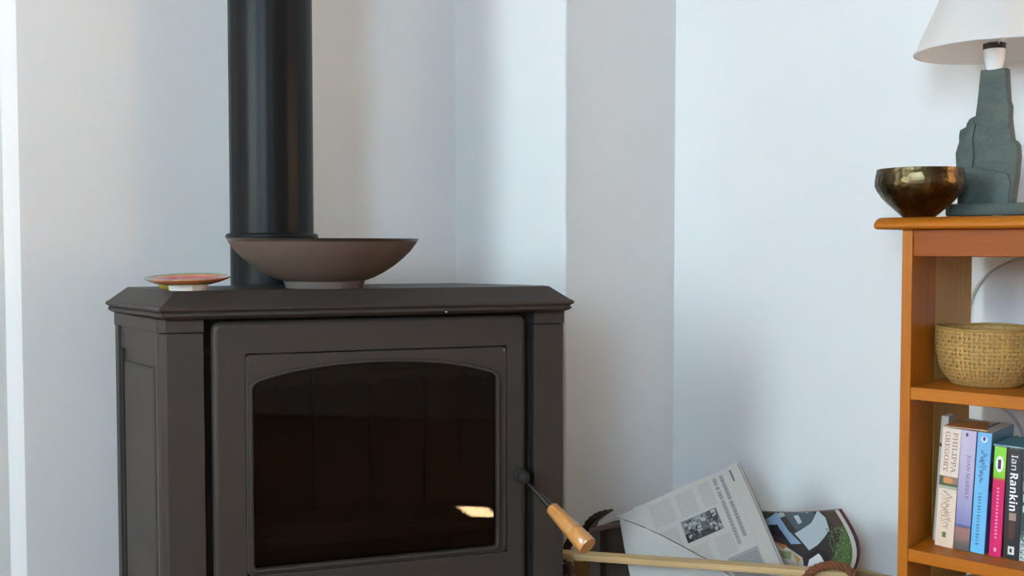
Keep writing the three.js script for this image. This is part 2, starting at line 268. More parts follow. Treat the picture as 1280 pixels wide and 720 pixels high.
  { // soot baked on the upper glass, its lower edge scalloped
    const f = new THREE.Shape(); f.moveTo(0.126, 0.6); for (let k = 0; k <= 60; k++) { const x = 0.126 + 0.419 * k / 60; f.lineTo(x, 0.5985 + 0.0035 * Math.sin(k * 1.7) + 0.003 * Math.sin(k * 0.63) + 0.004 * k / 60); }
    for (let k = 0; k <= 24; k++) { const u = k / 24, x = 0.545 - 0.419 * u; f.lineTo(x, 0.609 + 0.026 * Math.sqrt(Math.max(0, Math.sin(Math.PI * u)))); }
    mesh('soot_film', new THREE.ShapeGeometry(f).translate(0, 0, -0.0072), new THREE.MeshStandardMaterial({ color: new THREE.Color(0.16, 0.15, 0.14), roughness: 1, transparent: true, opacity: 0.35, side: THREE.DoubleSide }), door, 'thin grey film of soot');
  }
  for (const [x, y] of [[0.5625, 0.6495], [0.45, 0.7215]]) mesh('paint_fleck', new THREE.SphereGeometry(0.0016, 10, 8).scale(y > 0.7 ? 1.6 : 0.8, y > 0.7 ? 0.8 : 0.8, 0.4).translate(x, y, y > 0.7 ? 0.0262 : 0.0072), M.paint, t, 'tiny white fleck of paint');
  // firebox
  mesh('hearth', prism([[-0.02, -0.03], [0.63, -0.03], [0.53, -0.186], [-0.078, -0.186]], 0.315, 0.335), M.ash, t);
  mesh('baffle', box(-0.03, 0.62, 0.655, 0.668, -0.188, -0.02, 0.002), M.ironDark, t);
  for (let k = 0; k < 5; k++) mesh('fire_brick', box(0.03 + k * 0.108, 0.03 + k * 0.108 + 0.1045, 0.336, 0.6 + 0.012 * ((k * 7) % 3), -0.187, -0.172, 0.006, 'y'), M.fireBrick, t);
  for (const [x0, x1] of [[0.0, 0.018], [0.585, 0.603]]) mesh('fire_brick', box(x0, x1, 0.336, 0.62, -0.17, -0.03, 0.006, 'y'), M.fireBrick, t);
  mesh('log_guard', box(0.05, 0.6, 0.336, 0.352, -0.04, -0.033, 0.003), M.ironDark, t);
  // handle: boss, tapered steel rod, turned wood grip
  const a = V3(0.594, 0.419, 0.012), b = V3(0.6615, 0.3255, 0.163), dir = b.clone().sub(a).normalize(), len = b.distanceTo(a);
  const along = (g) => g.applyMatrix4(new THREE.Matrix4().compose(a, new THREE.Quaternion().setFromUnitVectors(V3(0, 1, 0), dir), V3(1, 1, 1)));
  const handle = mesh('door_handle', merge([new THREE.CylinderGeometry(0.0125, 0.0145, 0.022, 28).rotateX(Math.PI / 2).translate(a.x, a.y, 0.014), new THREE.SphereGeometry(0.0112, 24, 14).translate(a.x, a.y, 0.026)]), M.ironDark, t);
  const gs = len * 0.47, gl = len - gs;
  mesh('handle_rod', along(lathe([[0.0001, 0.012], [0.003, 0.013], [0.0036, 0.03], [0.0066, gs - 0.002], [0.0066, gs + 0.004], [0.0001, gs + 0.004]], 20, 50)), M.steel, handle);
  mesh('handle_grip', along(lathe([[0.0001, gs], [0.0106, gs], [0.0118, gs + 0.0015], [0.0157, gs + gl * 0.6], [0.0157, gs + gl * 0.635], [0.0142, gs + gl * 0.655], [0.0157, gs + gl * 0.675], [0.0164, gs + gl * 0.69], [0.0172, len - 0.002], [0.0162, len], [0.0001, len + 0.0004]], 36, 40)), M.grip, handle);
}

// ------------------------------------------------------------------ flue pipe behind the lid
{
  const t = thing('flue_pipe', 'matt black metal flue pipe with a joint ring, rising behind the stove', 'flue pipe', [-0.1998, 0.3, 1.0324]);
  const r = 0.0804;
  mesh('pipe', toCreasedNormals(new THREE.CylinderGeometry(r, r, 1.26 + 0.84, 72, 1, true).translate(0, 1.05, 0), 60 * D2R), M.pipe, t);
  mesh('joint_ring', new THREE.TorusGeometry(r + 0.003, 0.0062, 14, 72).rotateX(Math.PI / 2).translate(0, 0.5548, 0), M.pipe, t);
  mesh('tee_cap', lathe([[0.0001, -0.012], [r + 0.004, -0.012], [r + 0.004, 0.02], [r, 0.02]], 48), M.pipe, t);
  const dx = V3(0.90188, 0, 0.43199); const g = new THREE.CylinderGeometry(0.06, 0.06, 0.096, 32).rotateZ(Math.PI / 2).rotateY(-Math.atan2(dx.z, dx.x)).translate(dx.x * 0.056, 0.12, dx.z * 0.056);
  mesh('spigot', g, M.pipe, t);
}
const onStove = (x, y, z) => { const c = Math.cos(ST.turn), s = Math.sin(ST.turn); return [ST.o[0] + x * c + z * s, y, ST.o[2] - x * s + z * c]; };

// ------------------------------------------------------------------ the wide bowl and the small dish on the lid
{
  const clay = new THREE.MeshStandardMaterial({ color: new THREE.Color(0.095, 0.07, 0.056), roughness: 0.75, bumpMap: ironBump, bumpScale: 0.0003 });
  const glaze = new THREE.MeshPhysicalMaterial({ color: new THREE.Color(0.02, 0.014, 0.012), roughness: 0.3, clearcoat: 0.5 });
  const foot = new THREE.MeshStandardMaterial({ color: new THREE.Color(0.13, 0.105, 0.09), roughness: 0.8 });
  const t = thing('ceramic_bowl', 'wide shallow brown clay bowl with dark glazed inside, on the stove lid', 'bowl', onStove(0.252, 0.7632, -0.0675));
  mesh('bowl_body', lathe([[0.068, 0.0122], [0.076, 0.0136], [0.088, 0.0178], [0.105, 0.0265], [0.122, 0.0375], [0.137, 0.0495], [0.152, 0.064], [0.163, 0.079], [0.1645, 0.0812]], 96), clay, t);
  mesh('foot_ring', lathe([[0.0001, 0.0025], [0.059, 0.0025], [0.06, 0], [0.0662, 0], [0.067, 0.0015], [0.0715, 0.0125], [0.06, 0.0135], [0.0001, 0.014]], 80), foot, t);
  mesh('glazed_inside', lathe([[0.1645, 0.0812], [0.1664, 0.0842], [0.1668, 0.0858], [0.1655, 0.0864], [0.1625, 0.085], [0.148, 0.0665], [0.13, 0.05], [0.105, 0.0345], [0.07, 0.0215], [0.0001, 0.0185]], 96), glaze, t);
}
{
  const band = canvasTex(512, 64, (x, w, h) => { // painted zones round the dish: u round, v from foot to rim to middle
    const g = (c, y0, y1, x0 = 0, x1 = 1) => { x.fillStyle = c; x.fillRect(x0 * w, h - y1 * h, (x1 - x0) * w, (y1 - y0) * h); };
    g('#c8442a', 0, 1); g('#a8902c', 0, 0.34); g('#c9502c', 0.3, 0.46); g('#66804a', 0.44, 0.66); g('#d8742e', 0.66, 0.74); g('#c23a26', 0.72, 0.84); g('#d89a3a', 0.84, 1);
    for (let k = 0; k < 40; k++) { x.fillStyle = k % 2 ? '#b8a23c' : '#c8502c'; x.fillRect(k / 40 * w, h - 0.6 * h, 5, 0.1 * h); }
  });
  const paint = new THREE.MeshPhysicalMaterial({ map: band, roughness: 0.25, clearcoat: 1, clearcoatRoughness: 0.06 });
  const white = new THREE.MeshPhysicalMaterial({ color: new THREE.Color(0.82, 0.82, 0.78), roughness: 0.3, clearcoat: 0.6 });
  const t = thing('painted_dish', 'small orange and green painted dish on a white foot, left end of the stove lid', 'dish', onStove(0.021, 0.7632, -0.031));
  mesh('dish_body', lathe([[0.029, 0.0085], [0.04, 0.0095], [0.053, 0.0128], [0.064, 0.0172], [0.0696, 0.0202], [0.0703, 0.0212], [0.0692, 0.0218], [0.06, 0.0188], [0.045, 0.0145], [0.03, 0.0118], [0.0001, 0.0112]], 72).translate(0, -0.0145, 0).rotateX(2.6 * D2R).rotateZ(-2.4 * D2R).translate(0, 0.0152, 0), paint, t);
  mesh('foot_ring', lathe([[0.0001, 0.002], [0.0265, 0.002], [0.0272, 0], [0.0302, 0], [0.0308, 0.001], [0.0325, 0.0095], [0.0001, 0.0095]], 56), white, t, 'white foot ring');
  const t2 = thing('mustard_saucer', 'tiny mustard yellow saucer half hidden under the painted dish', 'saucer', onStove(-0.0075, 0.7632, -0.082));
  mesh('saucer_body', lathe([[0.0001, 0], [0.014, 0], [0.0155, 0.001], [0.0185, 0.005], [0.0195, 0.0075], [0.0188, 0.008], [0.015, 0.004], [0.0001, 0.003]], 40), new THREE.MeshPhysicalMaterial({ color: new THREE.Color(0.42, 0.3, 0.03), roughness: 0.35, clearcoat: 0.5 }), t2);
}

// ------------------------------------------------------------------ bookcase: front-left corner at its origin, x along the front, -z to the back
const BC = { o: [0.7859, 0, 0.4007], turn: 5 * D2R, W: 0.42, D: 0.316 };
const onCase = (x, y, z) => { const c = Math.cos(BC.turn), s = Math.sin(BC.turn); return [BC.o[0] + x * c + z * s, y, BC.o[2] - x * s + z * c]; };
const SHELF = [0.5962, 0.3164, 0.085];
{
  const t = thing('bookcase', 'open-backed honey pine bookcase with books and a basket, at the right', 'bookcase', BC.o, BC.turn);
  const { W, D } = BC;
  { // top board with a rounded nose
    const s = new THREE.Shape(), h = 0.0205; s.moveTo(-D - 0.005, 0); s.lineTo(0.012, 0); s.quadraticCurveTo(0.02, 0, 0.02, 0.007); s.quadraticCurveTo(0.02, 0.013, 0.012, 0.0155); s.quadraticCurveTo(0.006, 0.0205, -0.004, h); s.lineTo(-D - 0.005, h); s.closePath();
    const L = W + 0.086, g = new THREE.ExtrudeGeometry(s, { depth: L - 0.012, bevelEnabled: true, bevelSize: 0.004, bevelThickness: 0.006, bevelOffset: -0.004, bevelSegments: 3, curveSegments: 8 });
    g.rotateY(-Math.PI / 2); g.translate(L - 0.006 - 0.043, 0.865, 0); mesh('top_board', metric(toCreasedNormals(g, 35 * D2R), 'x'), M.pine, t);
  }
  for (const x0 of [0, W - 0.018]) { // each side is two boards glued edge to edge
    const side = mesh('side_panel', box(x0, x0 + 0.018, 0, 0.8648, -0.1172, 0, 0.0022, 'y'), M.pine, t);
    mesh('side_board', box(x0 + 0.0005, x0 + 0.0178, 0, 0.8648, -D, -0.118, 0.0016, 'y'), M.pineDull, side);
  }
  mesh('front_rail', box(0.018, W - 0.018, 0.819, 0.8645, -0.02, -0.003, 0.0015), M.pineBoard, t);
  mesh('back_rail', box(0.018, W - 0.018, 0.835, 0.8645, -D, -D + 0.016, 0.0015), M.pineDull, t);
  SHELF.forEach((y) => {
    mesh('shelf', box(0.0185, W - 0.0185, y - 0.0218, y, -D + 0.01, 0.0015, 0.002), M.pine, t);
    for (const x of [0.018, W - 0.018]) for (const z of [-0.03, -D + 0.06]) mesh('shelf_pin', new THREE.CylinderGeometry(0.0028, 0.0028, 0.016, 12).rotateZ(Math.PI / 2).translate(x + (x < 0.1 ? 0.004 : -0.004), y - 0.0255, z), M.chrome ??= new THREE.MeshStandardMaterial({ color: new THREE.Color(0.75, 0.74, 0.72), metalness: 1, roughness: 0.2 }), t);
  });
  mesh('plinth', box(0.018, W - 0.018, 0, 0.063, -0.03, -0.012, 0.0015), M.pineBoard, t);
}

// ------------------------------------------------------------------ table lamp and metal bowl on the bookcase
{
  const slate = new THREE.MeshStandardMaterial({ color: 0xffffff, map: dataTex(256, 256, (u, v) => { const a = fbm(u, v, 6, 9, 71, 4) - 0.5, b = fbm(u, v, 60, 60, 73, 2) - 0.5; return [0.27 + 0.08 * a + 0.06 * b, 0.318 + 0.085 * a + 0.06 * b, 0.298 + 0.08 * a + 0.06 * b]; }, true, [0.15, 0.15]), roughness: 0.62, bumpMap: plasterBump, bumpScale: 0.002 });
  const shadeMat = new THREE.MeshPhysicalMaterial({ color: new THREE.Color(0.84, 0.81, 0.77), roughness: 0.95, transmission: 0.3, thickness: 0, side: THREE.DoubleSide });
  const black = new THREE.MeshStandardMaterial({ color: new THREE.Color(0.01, 0.01, 0.011), roughness: 0.4 });
  const white = new THREE.MeshPhysicalMaterial({ color: new THREE.Color(0.82, 0.82, 0.82), roughness: 0.25, clearcoat: 0.4 });
  const t = thing('table_lamp', 'table lamp with rough grey-green slate body and white conical shade, on the bookcase', 'lamp', onCase(0.0877, 0.8855, -0.19), BC.turn);
  const s = 0.001423;
  for (const [x, z] of [[-0.055, 0.028], [0.02, 0.036], [0.055, -0.03], [-0.05, -0.03]]) mesh('cork_foot', new THREE.CylinderGeometry(0.008, 0.008, 0.0045, 16).translate(x, 0.00225, z), M.paleWood, t);
  const slabPts = [[-0.068, -0.036], [-0.06, -0.045], [0.058, -0.047], [0.068, -0.04], [0.07, 0.035], [0.062, 0.045], [-0.058, 0.046], [-0.0675, 0.036]];
  mesh('base_slab', metric(toCreasedNormals(prism(slabPts, 0.0045, 0.026, 0.003), 30 * D2R)), slate, t);
  const px = (list) => new THREE.Shape(list.map(([a, b]) => new THREE.Vector2((1190 + a / 3.6 - 1243) * s, (268 - (70 + b / 3.6)) * s + 0.0045)));
  const body = px([[60, 662], [55, 560], [50, 470], [47, 425], [55, 395], [62, 375], [61, 345], [64, 325], [78, 318], [90, 313], [93, 295], [103, 278], [118, 270], [131, 268], [134, 235], [138, 205], [143, 150], [150, 66], [240, 66], [244, 130], [249, 200], [257, 225], [256, 275], [263, 330], [270, 378], [284, 388], [293, 402], [296, 450], [290, 540], [276, 662]]);
  mesh('stone_body', metric(toCreasedNormals(extrude(body, -0.014, 0.012, 0.004, 3), 30 * D2R)), slate, t);
  const front = px([[64, 662], [62, 560], [66, 500], [130, 498], [205, 516], [262, 532], [272, 560], [268, 662]]);
  mesh('stone_layer', metric(toCreasedNormals(extrude(front, 0.010, 0.0185, 0.003, 2), 30 * D2R)), slate, t);
  const edge = px([[64, 520], [58, 470], [60, 430], [68, 390], [70, 340], [84, 325], [100, 300], [112, 284], [122, 300], [110, 360], [118, 440], [108, 500]]);
  mesh('stone_layer', metric(toCreasedNormals(extrude(edge, 0.010, 0.0155, 0.002, 2), 30 * D2R)), slate, t);
  const y0 = 0.263;
  mesh('lampholder', lathe([[0.0001, y0], [0.0125, y0], [0.0145, y0 + 0.008], [0.0172, y0 + 0.02], [0.0182, y0 + 0.032], [0.0183, y0 + 0.037], [0.0001, y0 + 0.037]], 40), white, t);
  mesh('holder_ring', lathe([[0.0001, y0 + 0.037], [0.0186, y0 + 0.037], [0.0188, y0 + 0.04], [0.0188, y0 + 0.047], [0.015, y0 + 0.048], [0.0001, y0 + 0.048]], 40), black, t);
  mesh('bulb', lathe([[0.0001, y0 + 0.048], [0.013, y0 + 0.049], [0.014, y0 + 0.06], [0.022, y0 + 0.078], [0.027, y0 + 0.098], [0.022, y0 + 0.118], [0.01, y0 + 0.127], [0.0001, y0 + 0.128]], 32), white, t);
  const yb = 0.297, yt = 0.49, rb = 0.134, rt = 0.05;
  const sh = mesh('lamp_shade', toCreasedNormals(new THREE.CylinderGeometry(rt, rb, yt - yb, 96, 1, true).translate(0, (yb + yt) / 2, 0), 60 * D2R), shadeMat, t);
  for (const [r, y] of [[rb, yb], [rt, yt]]) mesh('shade_ring', new THREE.TorusGeometry(r, 0.0013, 8, 96).rotateX(Math.PI / 2).translate(0, y, 0), white, sh);
  [0, 1, 2].forEach((k) => { const a = k * 2.094 + 0.9; mesh('shade_arm', tube([[0.018 * Math.cos(a), y0 + 0.044, 0.018 * Math.sin(a)], [0.045 * Math.cos(a), y0 + 0.12, 0.045 * Math.sin(a)], [rt * Math.cos(a), yt, rt * Math.sin(a)]], 0.0012, 16, 6), white, sh); });
}
{
  const brass = new THREE.MeshStandardMaterial({ color: 0xffffff, map: dataTex(256, 128, (u, v) => { const t = fbm(u, v, 7, 4, 81, 4), q = fbm(u, v, 40, 20, 85, 2); return mix3([0.45, 0.40, 0.29], [0.27, 0.22, 0.15], Math.min(1, Math.max(0, (t - 0.3) * 2 + (q - 0.5) * 0.4))); }, true), metalness: 1, roughness: 0.34, bumpMap: hammered, bumpScale: 0.0013 });
  const t = thing('brass_bowl', 'small hammered dark brass bowl beside the lamp on the bookcase', 'bowl', onCase(0.0015, 0.8855, -0.074));
  mesh('bowl_body', lathe([[0.0001, 0.0], [0.02, 0.0], [0.0275, 0.0012], [0.034, 0.007], [0.0435, 0.0155], [0.056, 0.0265], [0.0655, 0.037], [0.0735, 0.048], [0.0778, 0.058], [0.0776, 0.066], [0.076, 0.078], [0.0742, 0.087], [0.0715, 0.0875], [0.0715, 0.084], [0.0745, 0.066], [0.074, 0.058], [0.062, 0.038], [0.04, 0.018], [0.0001, 0.005]], 96, 50).scale(0.965, 0.985, 0.965), brass, t);
}

// ------------------------------------------------------------------ woven basket on the upper shelf
{
  const straw = (c, s) => new THREE.MeshStandardMaterial({ color: 0xffffff, vertexColors: true, roughness: 0.7, map: woodTex(c, mix3(c, [0.45, 0.32, 0.16], 0.55), s, [1, 1]) });
  const mat = straw([0.76, 0.62, 0.37], 91);
  const R = (h) => { const p = [[0, 0.054], [0.008, 0.061], [0.02, 0.0695], [0.035, 0.0755], [0.055, 0.0795], [0.08, 0.081], [0.1, 0.0805]]; for (let k = 1; k < p.length; k++) if (h <= p[k][0]) { const f = (h - p[k - 1][0]) / (p[k][0] - p[k - 1][0]); return p[k - 1][1] + (p[k][1] - p[k - 1][1]) * f; } return 0.0805; };
  const N = 64, rows = 14, H = 0.097, parts = [];
  const color = (g, c) => { const n = g.attributes.position.count, a = new Float32Array(n * 3); for (let i = 0; i < n; i++) a.set(c, i * 3); g.setAttribute('color', new THREE.BufferAttribute(a, 3)); return g; };
  const tone = () => { const q = 0.86 + 0.3 * rnd(); return [q, q * (0.93 + 0.06 * rnd()), q * (0.84 + 0.1 * rnd())]; };
  const ribbon = (center, out, up, half, th) => { // a flat closed or open strand along a list of points
    const pos = [], idx = [], uv = [], n = center.length;
    for (let i = 0; i < n; i++) for (let k = 0; k < 8; k++) { const a = k / 8 * Math.PI * 2, p = center[i].clone().addScaledVector(up[i], half * Math.cos(a)).addScaledVector(out[i], th * Math.sin(a)); pos.push(p.x, p.y, p.z); uv.push(i * 0.02, k / 8); }
    for (let i = 0; i + 1 < n; i++) for (let k = 0; k < 8; k++) { const a = i * 8 + k, b = i * 8 + (k + 1) % 8; idx.push(a, b, b + 8, a, b + 8, a + 8); }
    const g = new THREE.BufferGeometry(); g.setAttribute('position', new THREE.Float32BufferAttribute(pos, 3)); g.setAttribute('uv', new THREE.Float32BufferAttribute(uv, 2)); g.setIndex(idx); g.computeVertexNormals(); return g;
  };
  const stakes = [], weavers = [];
  for (let i = 0; i < N; i++) {
    const a = i / N * Math.PI * 2, o = V3(Math.cos(a), 0, Math.sin(a)), c = [], outs = [], ups = [], side = V3(-o.z, 0, o.x);
    for (let k = 0; k <= rows * 3; k++) { const h = k / (rows * 3) * H, w = Math.cos(Math.PI * (k / 3 + i)) * 0.0006; c.push(o.clone().multiplyScalar(R(h) + w).setY(h)); outs.push(o); ups.push(side); }
    stakes.push(color(ribbon(c, outs, ups, 0.0030, 0.0008), tone()));
  }
  for (let r = 0; r < rows; r++) {
    const h = (r + 0.5) / rows * H, c = [], outs = [], ups = [];
    for (let k = 0; k <= N * 4; k++) { const a = k / (N * 4) * Math.PI * 2, o = V3(Math.cos(a), 0, Math.sin(a)), w = -Math.cos(Math.PI * (k / 4 + r + 0.5)) * 0.0007; const hh = h + 0.0006 * Math.sin(a * 5 + r * 2); const sl = (R(hh + 0.004) - R(hh - 0.004)) / 0.008; c.push(o.clone().multiplyScalar(R(hh) + w).setY(hh)); outs.push(o.clone().setY(-sl).normalize()); ups.push(V3(o.x * sl, 1, o.z * sl).normalize()); }
    weavers.push(color(ribbon(c, outs, ups, H / rows * 0.42, 0.0008), tone()));
  }
  const t = thing('woven_basket', 'small round basket woven of pale cane, on the upper shelf of the bookcase', 'basket', onCase(0.1055, SHELF[0] + 0.0012, -0.116));
  const rim = []; for (let k = 0; k < 60; k++) { const a = k / 60 * Math.PI * 2; rim.push([0.0805 * Math.cos(a), H + 0.001 + 0.0008 * Math.sin(a * 3), 0.0805 * Math.sin(a)]); }
  const m1 = mesh('cane_stakes', mergeGeometries(stakes), mat, t); m1.userData.kind = 'stuff';
  const m2 = mesh('cane_weave', mergeGeometries(weavers), mat, t); m2.userData.kind = 'stuff';
  mesh('rim', color(tube(rim, 0.0026, 120, 8, true), [0.85, 0.8, 0.7]), mat, t);
  mesh('bottom', color(lathe([[0.0001, 0.0], [0.05, 0.0], [0.0545, 0.002], [0.05, 0.004], [0.0001, 0.004]], 48), [0.8, 0.76, 0.66]), mat, t);
}

// ------------------------------------------------------------------ books: spine faces the room
const paper = new THREE.MeshStandardMaterial({ color: new THREE.Color(0.72, 0.66, 0.54), roughness: 0.95 });
const spineText = (x, text, cx, cy, size, color, font = 'serif', weight = '', maxW) => { x.save(); x.translate(cx, cy); x.rotate(Math.PI / 2); x.fillStyle = color; x.font = `${weight} ${size}px ${font}`; x.textAlign = 'left'; x.textBaseline = 'middle'; x.fillText(text, 0, 0, maxW); x.restore(); };
function scribble(x, x0, y0, y1, color, s, amp = 10, lw = 2) { let k = s; const r = () => (k = (k * 16807) % 2147483647) / 2147483647; x.strokeStyle = color; x.lineWidth = lw; x.beginPath(); x.moveTo(x0, y0); for (let y = y0; y < y1; y += 9) x.bezierCurveTo(x0 + (r() - 0.5) * amp * 3, y + 3, x0 + (r() - 0.5) * amp * 3, y + 1, x0 + (r() - 0.5) * amp, y + 9); x.stroke(); }
function book(name, label, { x, w, h, d = 0.126, z = -0.05, lean = 2.6, board, draw, side, y = SHELF[1] }) {
  const t = thing(name, label, 'book', onCase(x + w, y + 0.0004, z), BC.turn);
  t.rotation.set(0, BC.turn, -lean * D2R, 'YXZ');
  const bm = new THREE.MeshPhysicalMaterial({ color: new THREE.Color(board), roughness: 0.45, clearcoat: 0.15 });
  const sm = new THREE.MeshPhysicalMaterial({ map: canvasTex(Math.round(w * 6000), Math.round(h * 4000), draw), roughness: 0.4, clearcoat: 0.2 });
  const c = 0.0009;
  // spine: a gently rounded plate, one piece with its print
  const sp = sheet((u, v) => V3(-w + w * u, h * v, 0.0012 * Math.sin(Math.PI * u)), 8, 2, c);
  mesh('spine', sp, sm, t);
  mesh('cover', merge([box(-w, -w + c, 0, h, -d, -0.0005, 0), box(-c, 0, 0, h, -d, -0.0005, 0)]), bm, t);
  if (side) mesh('picture_cover', sheet((u, v) => V3(0.0006, h * v, -0.0008 - (d - 0.002) * u), 2, 2, 0.0005), new THREE.MeshPhysicalMaterial({ map: canvasTex(256, 512, side), roughness: 0.4, clearcoat: 0.2 }), t);
  mesh('pages', box(-w + c, -c, 0.0008, h - 0.0008, -d + 0.0015, -0.0012, 0), paper, t);
  return t;
}
const fill = (x, w, h, stops) => { const g = x.createLinearGradient(0, 0, 0, h); stops.forEach(([p, c]) => g.addColorStop(p, c)); x.fillStyle = g; x.fillRect(0, 0, w, h); };
book('paperback_book', 'thin tall grey book against the bookcase side, leftmost on the shelf', { x: 0.0325, w: 0.0125, h: 0.2225, z: -0.08, d: 0.04, lean: 3.0, board: 0x9c9a94, draw: (x, w, h) => { fill(x, w, h, [[0, '#a9a69f'], [1, '#b4b2ac']]); x.fillStyle = '#5a1e28'; x.fillRect(0, h * 0.215, w * 0.5, h * 0.03); } });
book('paperback_book', 'cream paperback with large brown capitals and a small landscape on its spine', { x: 0.0462, w: 0.0305, h: 0.2075, z: -0.05, lean: 3.0, board: 0xdac8b4, draw: (x, w, h) => {
  fill(x, w, h, [[0, '#e6d5c6'], [0.4, '#e9d8ca'], [0.5, '#dcd2c0'], [0.55, '#ecd9c8'], [1, '#e8cdb6']]);
  spineText(x, 'PHILIPPA', w * 0.72, h * 0.03, w * 0.34, '#8a6a58', 'serif', '', h * 0.34); spineText(x, 'GREGORY', w * 0.3, h * 0.03, w * 0.34, '#8a6a58', 'serif', '', h * 0.34);
  x.fillStyle = '#8a7a5e'; x.fillRect(0, h * 0.405, w, h * 0.085); x.fillStyle = '#d08a58'; x.beginPath(); x.ellipse(w * 0.5, h * 0.44, w * 0.26, h * 0.03, 0, 0, 7); x.fill(); x.fillStyle = '#4e5a40'; x.fillRect(0, h * 0.465, w, h * 0.02); x.fillRect(0, h * 0.41, w * 0.2, h * 0.06); x.fillStyle = '#a9b49c'; x.fillRect(0, h * 0.487, w, h * 0.025);
  scribble(x, w * 0.55, h * 0.53, h * 0.84, '#a08a70', 77, w * 0.3, 3); scribble(x, w * 0.3, h * 0.56, h * 0.8, '#b89a78', 99, w * 0.22, 2);
  x.fillStyle = '#5f7448'; x.fillRect(w * 0.38, h * 0.875, w * 0.2, h * 0.045); } });
book('paperback_book', 'lilac paperback with grey capitals and a pink strip of land low on its spine', { x: 0.0785, w: 0.0245, h: 0.2065, z: -0.05, board: 0x8a86b4, draw: (x, w, h) => {
  fill(x, w, h, [[0, '#c8bdd6'], [0.35, '#c0b4d0'], [0.62, '#a29fc6'], [0.78, '#7f86b8'], [0.8, '#4c5488'], [0.82, '#a87872'], [0.9, '#94706c'], [0.96, '#5e5a58'], [1, '#5a5654']]);
  spineText(x, 'JOAN MARBLE', w * 0.62, h * 0.2, w * 0.3, '#5e5a7c', 'serif', '', h * 0.45); x.fillStyle = '#33305c'; x.beginPath(); x.arc(w * 0.4, h * 0.035, w * 0.09, 0, 7); x.fill(); scribble(x, w * 0.25, h * 0.42, h * 0.66, '#a9a2c8', 51, w * 0.14, 2); } });
book('paperback_book', 'sky blue paperback with dark script along its spine', { x: 0.1053, w: 0.022, h: 0.206, z: -0.05, board: 0x3c8fc8, side: (x, w, h) => { x.fillStyle = '#4787a0'; x.fillRect(0, 0, w, h); x.fillStyle = '#20244e'; x.fillRect(0, h * 0.25, w, h * 0.24); x.fillStyle = '#5f74b4'; x.fillRect(0, h * 0.49, w, h * 0.51); }, draw: (x, w, h) => {
  fill(x, w, h, [[0, '#74b6e6'], [1, '#6cc0ee']]); x.fillStyle = '#dfe6f2'; x.beginPath(); x.ellipse(w * 0.5, h * 0.055, w * 0.24, h * 0.026, 0, 0, 7); x.fill(); x.fillStyle = '#33406e'; x.beginPath(); x.arc(w * 0.5, h * 0.05, w * 0.1, 0, 7); x.fill();
  scribble(x, w * 0.5, h * 0.15, h * 0.42, '#3a5f8c', 19, w * 0.3, 3.5);
  for (let k = 0; k < 17; k++) { x.fillStyle = '#4a7db0'; x.fillRect(w * 0.34, h * (0.5 + k * 0.026), w * 0.22, h * (0.009 + 0.006 * ((k * 5) % 3) / 2)); } } });
book('paperback_book', 'thin paperback, lime green above and hot pink below, with a white oval', { x: 0.1353, w: 0.0185, h: 0.1855, z: -0.05, lean: 2.0, board: 0xc02466, draw: (x, w, h) => {
  fill(x, w, h, [[0, '#8fdc4a'], [0.27, '#7ecb36'], [0.3, '#c2563c'], [0.31, '#d41a64'], [1, '#dc1a6e']]); x.fillStyle = '#f2eef0'; x.beginPath(); x.ellipse(w * 0.5, h * 0.155, w * 0.34, h * 0.075, 0, 0, 7); x.fill(); x.fillStyle = '#4a2036'; x.fillRect(w * 0.36, h * 0.115, w * 0.26, h * 0.085);
  for (let k = 0; k < 15; k++) { x.fillStyle = '#ff9cb8'; x.fillRect(w * 0.4, h * (0.37 + k * 0.032), w * 0.2, h * 0.016); } x.fillStyle = '#f0a0bc'; x.fillRect(w * 0.4, h * 0.92, w * 0.22, h * 0.035); } });
book('paperback_book', 'black paperback with large white lettering down its spine', { x: 0.1573, w: 0.0238, h: 0.1845, z: -0.052, lean: 1.0, board: 0x15171c, draw: (x, w, h) => {
  fill(x, w, h, [[0, '#262a33'], [0.5, '#23262e'], [1, '#1c2026']]); spineText(x, 'Ian', w * 0.52, h * 0.05, w * 0.56, '#f0f2f4', 'sans-serif', '', h * 0.15); spineText(x, 'Rankin', w * 0.52, h * 0.21, w * 0.7, '#f4f6f8', 'sans-serif', 'bold', h * 0.36);
  x.fillStyle = '#a08a80'; x.fillRect(w * 0.3, h * 0.58, w * 0.45, h * 0.07); x.fillStyle = '#4c2c28'; x.fillRect(w * 0.3, h * 0.66, w * 0.4, h * 0.16); x.fillStyle = '#e8e8e2'; x.fillRect(w * 0.3, h * 0.885, w * 0.42, h * 0.075); x.fillStyle = '#22262c'; x.fillRect(w * 0.42, h * 0.905, w * 0.14, h * 0.035); } });
book('paperback_book', 'dark green paperback with pale teal lettering, right of the black one', { x: 0.1822, w: 0.027, h: 0.185, z: -0.052, lean: 0.8, board: 0x1c2a2c, draw: (x, w, h) => {
  fill(x, w, h, [[0, '#2b4046'], [0.5, '#23383c'], [0.75, '#2c4644'], [0.85, '#9aa8a6'], [1, '#c4ccca']]); for (const [k, q] of [[0.08, 0.1], [0.2, 0.05], [0.28, 0.09], [0.4, 0.07], [0.5, 0.06]]) { x.fillStyle = '#bfe4de'; x.fillRect(w * 0.12, h * k, w * 0.5, h * q * 0.35); x.fillRect(w * 0.12, h * k, w * 0.14, h * q); } for (let k = 0; k < 50; k++) { x.fillStyle = k % 2 ? '#e6ecea' : '#5a6c6a'; x.fillRect(hash(k, 1, 5) * w, h * (0.72 + 0.26 * hash(k, 2, 5)), w * 0.16, h * 0.012); } } });
